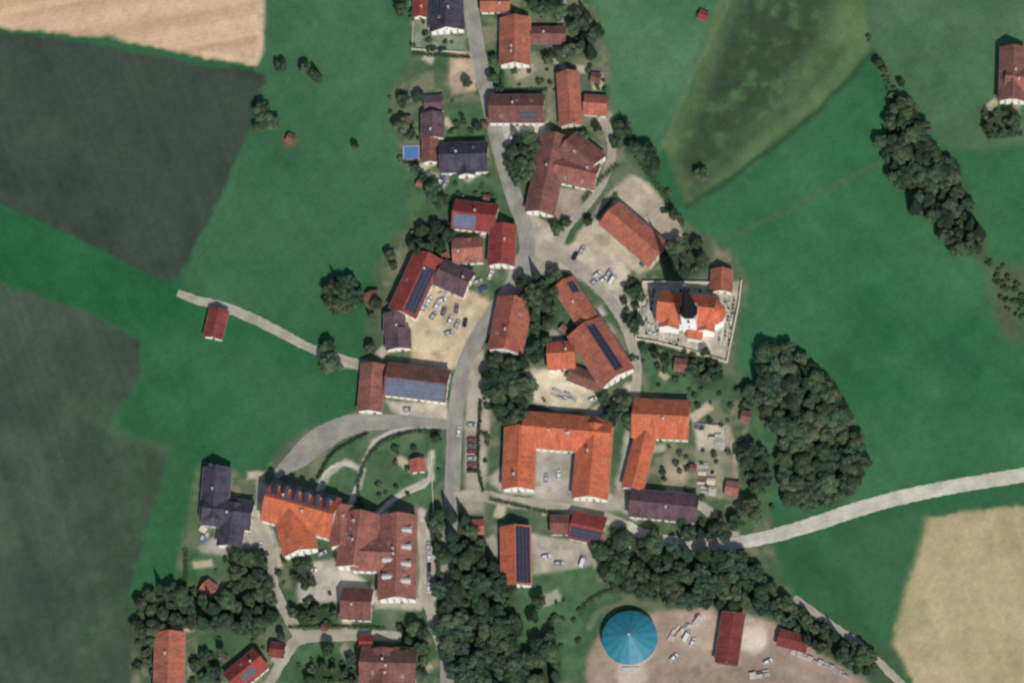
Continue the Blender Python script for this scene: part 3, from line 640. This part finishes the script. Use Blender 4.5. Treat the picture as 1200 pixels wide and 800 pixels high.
def bx(pt,part,mat,x0,x1,y0,y1,z0,z1,rot=0,cx=0,cy=0):
    c_,s_=math.cos(rot),math.sin(rot); vs=[(cx+x*c_-y*s_,cy+x*s_+y*c_,z) for z in (z0,z1) for x,y in ((x0,y0),(x1,y0),(x1,y1),(x0,y1))]; pt.add(part,mat,vs,BF)
bx(pt,'water','water',-3.4,3.4,-3.2,3.2,0,.5,0,px_,py_)
for a_ in ((-4,4,3.2,3.7),(-4,4,-3.7,-3.2),(-4,-3.4,-3.2,3.2),(3.4,4,-3.2,3.2)): bx(pt,'coping','stone',*a_,0,.62,0,px_,py_)
finish(pt,'swimming_pool',(px_,py_))
# ------------------------------------------------------------ vegetation
def tubes(segs,sides=7):
    v=[];f=[]
    for (a_,b_,ra,rb) in segs:
        a_=np.array(a_);b_=np.array(b_); d_=b_-a_; d_=d_/np.linalg.norm(d_); u=np.cross(d_,[0,0,1]) if abs(d_[2])<.95 else np.cross(d_,[1,0,0]); u/=np.linalg.norm(u); w_=np.cross(d_,u); o=len(v)
        for c_,r_ in ((a_,ra),(b_,rb)):
            for k in range(sides):
                t=2*math.pi*k/sides; v.append(tuple(c_+r_*(math.cos(t)*u+math.sin(t)*w_)))
        for k in range(sides): f.append((o+k,o+(k+1)%sides,o+sides+(k+1)%sides,o+sides+k))
    return v,f
def leafcloud(cent,nrm,size,col,r):
    n=len(cent); nr=nrm+r.normal(0,.4,(n,3)); nr/=np.linalg.norm(nr,axis=1)[:,None]
    a_=np.cross(nr,r.normal(0,1,(n,3))); a_/=np.linalg.norm(a_,axis=1)[:,None]; b_=np.cross(nr,a_)
    s=size[:,None]; v=np.stack([cent-a_*s*.9,cent-b_*s*.62,cent+a_*s*1.0,cent+b_*s*.62],1).reshape(-1,3)
    return v,np.repeat(col,4,0)
def treemesh(name,seed,kind):
    r=np.random.default_rng(seed); cents=[];nr=[];sz=[];cl=[]
    segs=[]
    if kind=='conifer':
        H=15;R=3.0; segs=[((0,0,0),(0,0,H*.9),.3,.05)]
        base=np.array([.026,.048,.034]); n=2400; z=1.5+(H-1.5)*(1-np.sqrt(r.random(n))); t=r.random(n)*2*np.pi; 
        layer=.75+.25*np.cos(z*4.2+np.sin(3*t)); rad=R*(1-(z-1.5)/(H-1.5))*layer*(.55+.45*r.random(n)**.4)+.1
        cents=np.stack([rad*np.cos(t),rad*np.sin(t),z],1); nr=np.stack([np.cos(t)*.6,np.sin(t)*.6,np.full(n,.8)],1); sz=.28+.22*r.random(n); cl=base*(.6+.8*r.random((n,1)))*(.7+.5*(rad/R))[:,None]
        for k in range(10):
            t0=r.random()*6.28; z0=2+k*1.2; segs.append(((0,0,z0),(math.cos(t0)*2*(1-z0/H),math.sin(t0)*2*(1-z0/H),z0-.2),.08,.02))
    else:
        if kind=='bush': R=2.0;H=2.6;nl=7;n=700;lo=.25;base=np.array([.048,.080,.042])
        else: R=5.0;H=r.uniform(9,11.5);nl=17;n=3400;lo=.3;base=np.array([[.046,.076,.046],[.056,.088,.048],[.040,.070,.046],[.066,.094,.054]])[seed%4]
        cz=H*.62; hz=H*.36
        for k in range(nl):
            t=k*2.4+r.uniform(-.5,.5); ph=r.uniform(-.35,.95); rr=R*.68*math.sqrt(max(0,1-ph*ph))*r.uniform(.5,1.15)
            c_=np.array([rr*math.cos(t),rr*math.sin(t),cz+hz*ph*.75]); lr=R*r.uniform(.24,.44); m=int(n*lr*lr/(nl*(R*.34)**2))
            dv=r.normal(0,1,(m,3)); dv[:,2]+=.25; dv/=np.linalg.norm(dv,axis=1)[:,None]
            rd=lr*(.6+.5*r.random((m,1))); p=c_+dv*rd*np.array([1,1,.8]); cents.append(p); nr.append(dv+np.array([0,0,.45])); sz.append((.24+.28*r.random(m))*(1 if R>3 else .7))
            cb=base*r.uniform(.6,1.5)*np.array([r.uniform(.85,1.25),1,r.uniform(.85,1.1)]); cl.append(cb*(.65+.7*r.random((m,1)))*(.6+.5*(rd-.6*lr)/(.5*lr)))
            if k%2==0: segs.append(((0,0,H*lo*.8+.1*k*H/nl),tuple(c_),.17*R/5,.04))
        segs.append(((0,0,0),(0.1,0,H*.35),.36*R/5,.26*R/5)); segs.append(((0.1,0,H*.35),(.2,.1,H*.8),.26*R/5,.07))
        cents=np.concatenate(cents);nr=np.concatenate(nr);sz=np.concatenate(sz);cl=np.concatenate(cl)
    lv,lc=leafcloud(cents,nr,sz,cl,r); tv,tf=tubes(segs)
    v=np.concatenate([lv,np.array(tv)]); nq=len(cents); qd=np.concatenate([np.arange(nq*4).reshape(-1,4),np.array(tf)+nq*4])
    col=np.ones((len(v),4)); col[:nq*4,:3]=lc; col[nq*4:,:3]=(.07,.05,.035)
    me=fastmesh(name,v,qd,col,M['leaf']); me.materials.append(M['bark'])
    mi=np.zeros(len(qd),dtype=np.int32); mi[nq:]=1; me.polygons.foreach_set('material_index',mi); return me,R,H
TM=[treemesh('deciduous_tree',s,'d') for s in range(1,9)]; CM=[treemesh('conifer_tree',s,'conifer') for s in (21,22)]; BM=[treemesh('bush',s,'bush') for s in (31,32,33,34)]
def tree(px,py,rpx,kind='d'):
    lst={'d':TM,'c':CM,'b':BM}[kind]; me,R,H=random.choice(lst); s=rpx*GS/R
    sz=s*random.uniform(.85,1.1) if kind!='d' else min(1.4,.4+.5*s)*random.uniform(.8,1.15)
    x,y=P(px,py,H*sz*.6 if kind!='c' else 5*sz)
    o=link({'d':'deciduous_tree','c':'conifer_tree','b':'bush'}[kind],me,None,(x,y,-.05)); o.rotation_euler=(0,0,random.uniform(0,6.28)); o.scale=(s*random.uniform(.9,1.08),s*random.uniform(.92,1.05),sz)
def inpoly(x,y,pl):
    c=False
    for i in range(len(pl)):
        a_,b_=pl[i],pl[i-1]
        if (a_[1]>y)!=(b_[1]>y) and x<(b_[0]-a_[0])*(y-a_[1])/(b_[1]-a_[1])+a_[0]: c=not c
    return c
def forest(pl,sp,r0,r1,con=.0,bush=.0,seed=0,tries=2500):
    rr=random.Random(seed); pts=[]; xa=[p[0] for p in pl]; ya=[p[1] for p in pl]
    for _ in range(tries):
        x=rr.uniform(min(xa),max(xa)); y=rr.uniform(min(ya),max(ya))
        if inpoly(x,y,pl) and all((x-a_)**2+(y-b_)**2>sp*sp for a_,b_ in pts): pts.append((x,y))
    for x,y in pts:
        k=rr.random()
        if k<con: tree(x,y,rr.uniform(r0,r1)*.65,'c')
        elif k<con+bush: tree(x,y,rr.uniform(4,7),'b')
        else: tree(x,y,rr.uniform(r0,r1)*rr.choice((.8,.95,1)))
for wd in WOODS: forest(*wd)
for t in [(312,143,16),(306,128,11),(330,78,8),(358,80,9),(366,88,8),(416,172,5),(386,425,15),(384,406,10),(757,182,15),(766,192,11),(745,175,11),(730,150,11),(724,168,8),(822,204,9),(788,250,6),(506,224,13),(516,236,11),(457,300,8),(462,312,6),(472,118,9),(490,114,8),(470,148,11),(482,158,8),(640,12,15),(625,5,11),(656,14,11),(626,412,14),(640,400,8),(579,70,7),(578,92,8),(585,103,6),(655,66,10),(642,70,7),(880,598,15),(862,612,10),(1030,74,6),(1036,82,5),(1056,98,5),(434,408,8),(436,372,6),(684,160,8),(700,150,6),(652,268,9),(664,262,7),(605,730,8),(632,705,9),(625,722,8),(486,198,7),(470,10,9),(472,2,8),(700,395,7),(745,380,9),(548,98,6),(560,150,6),(496,208,6),(768,415,6),(755,408,6),(440,355,8),(690,260,6),(330,745,6),(344,718,8),(385,760,9),(240,768,7),(512,515,6),(1190,140,8),(782,424,7),(812,432,9)]: tree(*t)
for t in [(372,90,6,'c'),(545,610,7,'c'),(688,22,7,'c'),(610,178,6,'c'),(397,338,7,'c'),(590,440,7,'c'),(735,152,6,'c')]: tree(*t)
rr=random.Random(99)
for pl,k in (([(430,515),(520,505),(520,560),(440,600)],12),([(735,135),(790,230),(805,280),(795,285),(745,200)],14),([(520,118),(565,120),(570,160),(520,165)],8),([(450,110),(492,108),(490,200),(465,190)],14),([(575,78),(655,80),(650,105),(580,105)],12),([(815,440),(870,470),(910,600),(870,615),(820,590)],26),([(350,700),(400,690),(400,735),(350,735)],12),([(730,400),(830,440),(840,470),(760,455)],16),([(505,205),(590,200),(600,235),(520,235)],14),([(640,690),(700,690),(690,735),(650,790)],10),([(215,640),(335,650),(335,760),(230,760)],16),([(480,0),(545,40),(545,65),(480,60)],10),([(640,160),(700,60),(710,110),(650,100)],8),([(775,520),(815,530),(810,580),(770,570)],12),([(1010,20),(1025,60),(1060,120),(1045,125)],16),([(505,600),(520,640),(530,800),(505,700)],10),([(560,410),(580,420),(575,560),(565,560)],10),([(350,760),(420,770),(420,800),(340,800)],10),([(1150,290),(1200,330),(1230,400),(1180,370)],40)):
    xa=[p[0] for p in pl]; ya=[p[1] for p in pl]; c_=0
    while c_<k:
        x=rr.uniform(min(xa),max(xa)); y=rr.uniform(min(ya),max(ya))
        if inpoly(x,y,pl): tree(x,y,rr.uniform(2.2,5),'b'); c_+=1
def hedge(pts,wd,h):
    r=np.random.default_rng(int(pts[0][0])); c=catmull([P(*p) for p in pts],1.0); n=len(c)*40; k=r.integers(0,len(c),n)
    base=np.array([(p.x,p.y,0) for p in c])[k]; off=r.normal(0,1,(n,3))*np.array([wd/3,wd/3,0]); z=h*(.2+.8*r.random(n)**.5)*(.85+.3*r.random(len(c))[k]); cen=base+off; cen[:,2]=z
    col=np.array([.045,.078,.038])*(.55+.9*r.random((n,1)))*(.8+.5*r.random(len(c))[k])[:,None]
    v,cl=leafcloud(cen,off/wd+np.array([0,0,.7]),.2+.2*r.random(n),col,r); link('hedge',fastmesh('hedge',v,np.arange(n*4).reshape(-1,4),np.concatenate([cl,np.ones((len(cl),1))],1),M['leaf']))
hedge([(425,598),(420,565),(440,525),(480,507),(515,507)],1.8,1.6); hedge([(372,560),(392,530),(430,508)],1.4,1.4)
hedge([(728,140),(745,180),(775,225),(800,265)],2.4,2.2); hedge([(685,235),(700,215),(722,195)],2.4,2.2); hedge([(700,255),(722,228)],1.6,1.5)
hedge([(485,64),(520,66),(550,68)],1.6,1.6); hedge([(563,470),(560,540),(566,575)],1.4,1.2); hedge([(575,585),(640,600),(700,612)],1.6,1.4)
hedge([(680,720),(690,705),(720,692),(760,700)],1.8,1.4); hedge([(513,605),(514,680)],2,1.8); hedge([(340,735),(400,734),(450,736)],1.4,1.2)
hedge([(760,405),(800,416),(845,430)],1.6,1.4); hedge([(218,645),(218,690)],1.6,1.5); hedge([(585,108),(640,106)],1.4,1.4); hedge([(1155,128),(1160,160),(1198,158)],2,2)
# ------------------------------------------------------------ vehicles
def carmesh(col,van=False):
    pm=NT('car_paint',.3,.5); pm.out(pm.scale(col,pm.mapr(pm.noise(1.5),.3,.7,.95,1.05)))
    tyre=bpy.data.materials.get('tyre_rubber') or simple('tyre_rubber',(.02,.02,.02),.9)
    prof=[(-2.2,.35,.86),(-2.25,.75,.88),(-2.1,.95,.86),(-1.0,1.0,.87),(1.0,.98,.88),(1.95,.85,.84),(2.2,.65,.80),(2.2,.35,.80)]
    cab=[(-1.95,.97,.80),(-1.6,1.42,.64),(.35,1.46,.64),(1.1,.99,.80)] if not van else [(-2.15,.97,.84),(-2.05,1.95,.78),(1.0,1.95,.76),(1.7,.95,.82)]
    v=[];f=[];mi=[]
    def add(pr,mats,top):
        o=len(v); n=len(pr)
        for s in (1,-1):
            for x,z,w_ in pr: v.append((x,s*w_,z))
        f.append(tuple(o+i for i in range(n))); mi.append(mats[0]); f.append(tuple(o+n+i for i in range(n-1,-1,-1))); mi.append(mats[0])
        for i in range(n): j=(i+1)%n; f.append((o+i,o+n+i,o+n+j,o+j)); mi.append(mats[1][i] if i<len(mats[1]) else 0)
    add(prof,(0,[0]*8),0); add(cab,(1,[1 if not van else 0,0,1,0]),0)
    for sx in (-1.35,1.35):
        for sy in (-1,1):
            o=len(v); 
            for y in (.62,.90):
                for k in range(12): v.append((sx+.33*math.cos(k*math.pi/6),sy*y,.33+.33*math.sin(k*math.pi/6)))
            for k in range(12): f.append((o+k,o+(k+1)%12,o+12+(k+1)%12,o+12+k)); mi.append(2)
            f.append(tuple(o+12+k for k in range(12))); mi.append(2)
    for sy in (-.6,.6):
        for x,m in ((2.205,3),(-2.255,3)):
            o=len(v); v.extend([(x,sy-.18,.62),(x,sy+.18,.62),(x,sy+.18,.78),(x,sy-.18,.78)]); f.append((o,o+1,o+2,o+3)); mi.append(m)
    for sy in (1,-1):
        o=len(v); v.extend([(x,y,z) for z in (1.0,1.14) for x,y in ((.75,sy*.82),(.95,sy*.82),(.95,sy*1.0),(.75,sy*1.0))]); 
        for q_ in BF: f.append(tuple(o+k for k in q_)); mi.append(0)
    me=bpy.data.meshes.new('parked_car'); me.from_pydata(v,[],f)
    for m in (pm.m,M['glass'],tyre,M['frame']): me.materials.append(m)
    me.polygons.foreach_set('material_index',mi); me.update(); return me
cols={'w':(.6,.6,.6),'s':(.36,.37,.39),'k':(.02,.02,.025),'b':(.03,.07,.2),'r':(.2,.05,.045),'g':(.12,.13,.14)}
CARS={k:carmesh(c) for k,c in cols.items()}; VAN=carmesh(cols['w'],True)
def car(px,py,ang,k='w'):
    x,y=P(px,py,.8); me=VAN if k=='v' else CARS[k]; o=link('parked_van' if k=='v' else 'parked_car',me,None,(x,y,.13)); o.rotation_euler=(0,0,math.radians(ang+random.uniform(-4,4)))
    s=1.02 if k!='v' else 1.2; o.scale=(s,s,s)
for c_ in [(553,498,0,'s'),(553,515,2,'r'),(553,522,0,'g'),(553,529,0,'r'),(553,537,1,'s'),(553,544,0,'r'),(553,551,0,'k'),(538,505,88,'w'),(503,352,60,'w'),(497,360,60,'s'),(512,358,60,'w'),(508,370,55,'s'),(520,365,70,'g'),(528,375,70,'w'),(536,380,70,'s'),(518,352,20,'w'),(545,378,75,'k'),(526,390,20,'s'),(535,362,80,'g'),
 (700,322,40,'w'),(707,328,40,'w'),(714,320,60,'s'),(718,328,60,'v'),(697,330,40,'s'),(674,300,60,'k'),(682,293,60,'s'),(502,640,88,'s'),(503,652,88,'w'),(503,664,90,'k'),(503,676,90,'g'),(503,688,90,'w'),(378,648,30,'s'),(366,668,0,'w'),(640,652,10,'w'),(655,660,0,'s'),(683,658,70,'v'),(600,160,70,'w'),(608,158,70,'s'),(518,58,5,'k'),(516,212,60,'w'),(522,216,60,'s'),(520,206,60,'b'),(640,560,90,'s'),(655,556,88,'w'),(790,770,40,'w'),(805,745,60,'v'),(812,752,60,'w'),(900,775,30,'w'),(245,548,60,'w'),(560,330,20,'s'),(575,322,70,'w'),(566,338,20,'b'),(820,500,0,'g'),(695,468,20,'w'),(478,480,0,'s'),(305,640,70,'w'),(755,308,40,'g')]: car(*c_)
def stack(name,px,py,ang,mt,nx,ny,lx,ly,lz,layers=2):
    pt=Parts(); x,y=P(px,py,.5)
    for a_ in range(nx):
        for b_ in range(ny):
            if random.random()<.15: continue
            m2=mt if random.random()<.6 else random.choice(['conc','stone','chim','wood'])
            for l_ in range(random.randint(1,layers)):
                ox=(a_-(nx-1)/2)*(lx+.15)+random.uniform(-.2,.2); oy=(b_-(ny-1)/2)*(ly+.12); z=l_*(lz+.03)
                bx(pt,'bundle',m2,ox-lx/2,ox+lx/2,oy-ly/2,oy+ly/2,z+.05,z+lz,math.radians(ang),x,y)
    for b_ in (-1,1): bx(pt,'bearer','wood',-nx*lx/2,nx*lx/2,b_*ly*.3-.05,b_*ly*.3+.05,-.02,.05,math.radians(ang),x,y)
    finish(pt,name,(x,y))
for s in [(828,560,-5,'cwall',2,6,4,.9,.6),(830,575,-5,'conc',2,4,3.6,1,.6),(822,545,-5,'chim',3,2,2,1.2,.7),(838,512,0,'conc',2,2,3,1.2,.6),(843,520,0,'conc',1,3,5,1,.5),(655,462,-30,'conc',2,4,3.5,.9,.6),(668,466,-30,'conc',2,3,3,.9,.6),(640,470,-60,'chim',2,2,2.4,1.1,.6),(800,735,50,'cwall',2,4,3,1,.7),(815,728,50,'conc',3,3,2.4,1.2,.7),(790,745,60,'chim',2,3,2.6,1.2,.8),(940,768,-25,'chim',4,2,2.6,1.1,.7),(965,778,-25,'stone',4,2,2.6,1.1,.7),(985,788,-25,'stone',3,2,2.6,1.1,.7),(890,790,10,'conc',3,2,3,1.4,.8),(520,345,20,'conc',2,2,2.4,1.2,.6),(240,628,70,'water',2,2,2,1.4,.6),(238,620,60,'cwall',1,3,2.5,1,.6),(755,365,80,'stone',2,2,2,1,.6)]: stack('pallet_stack' ,*s)
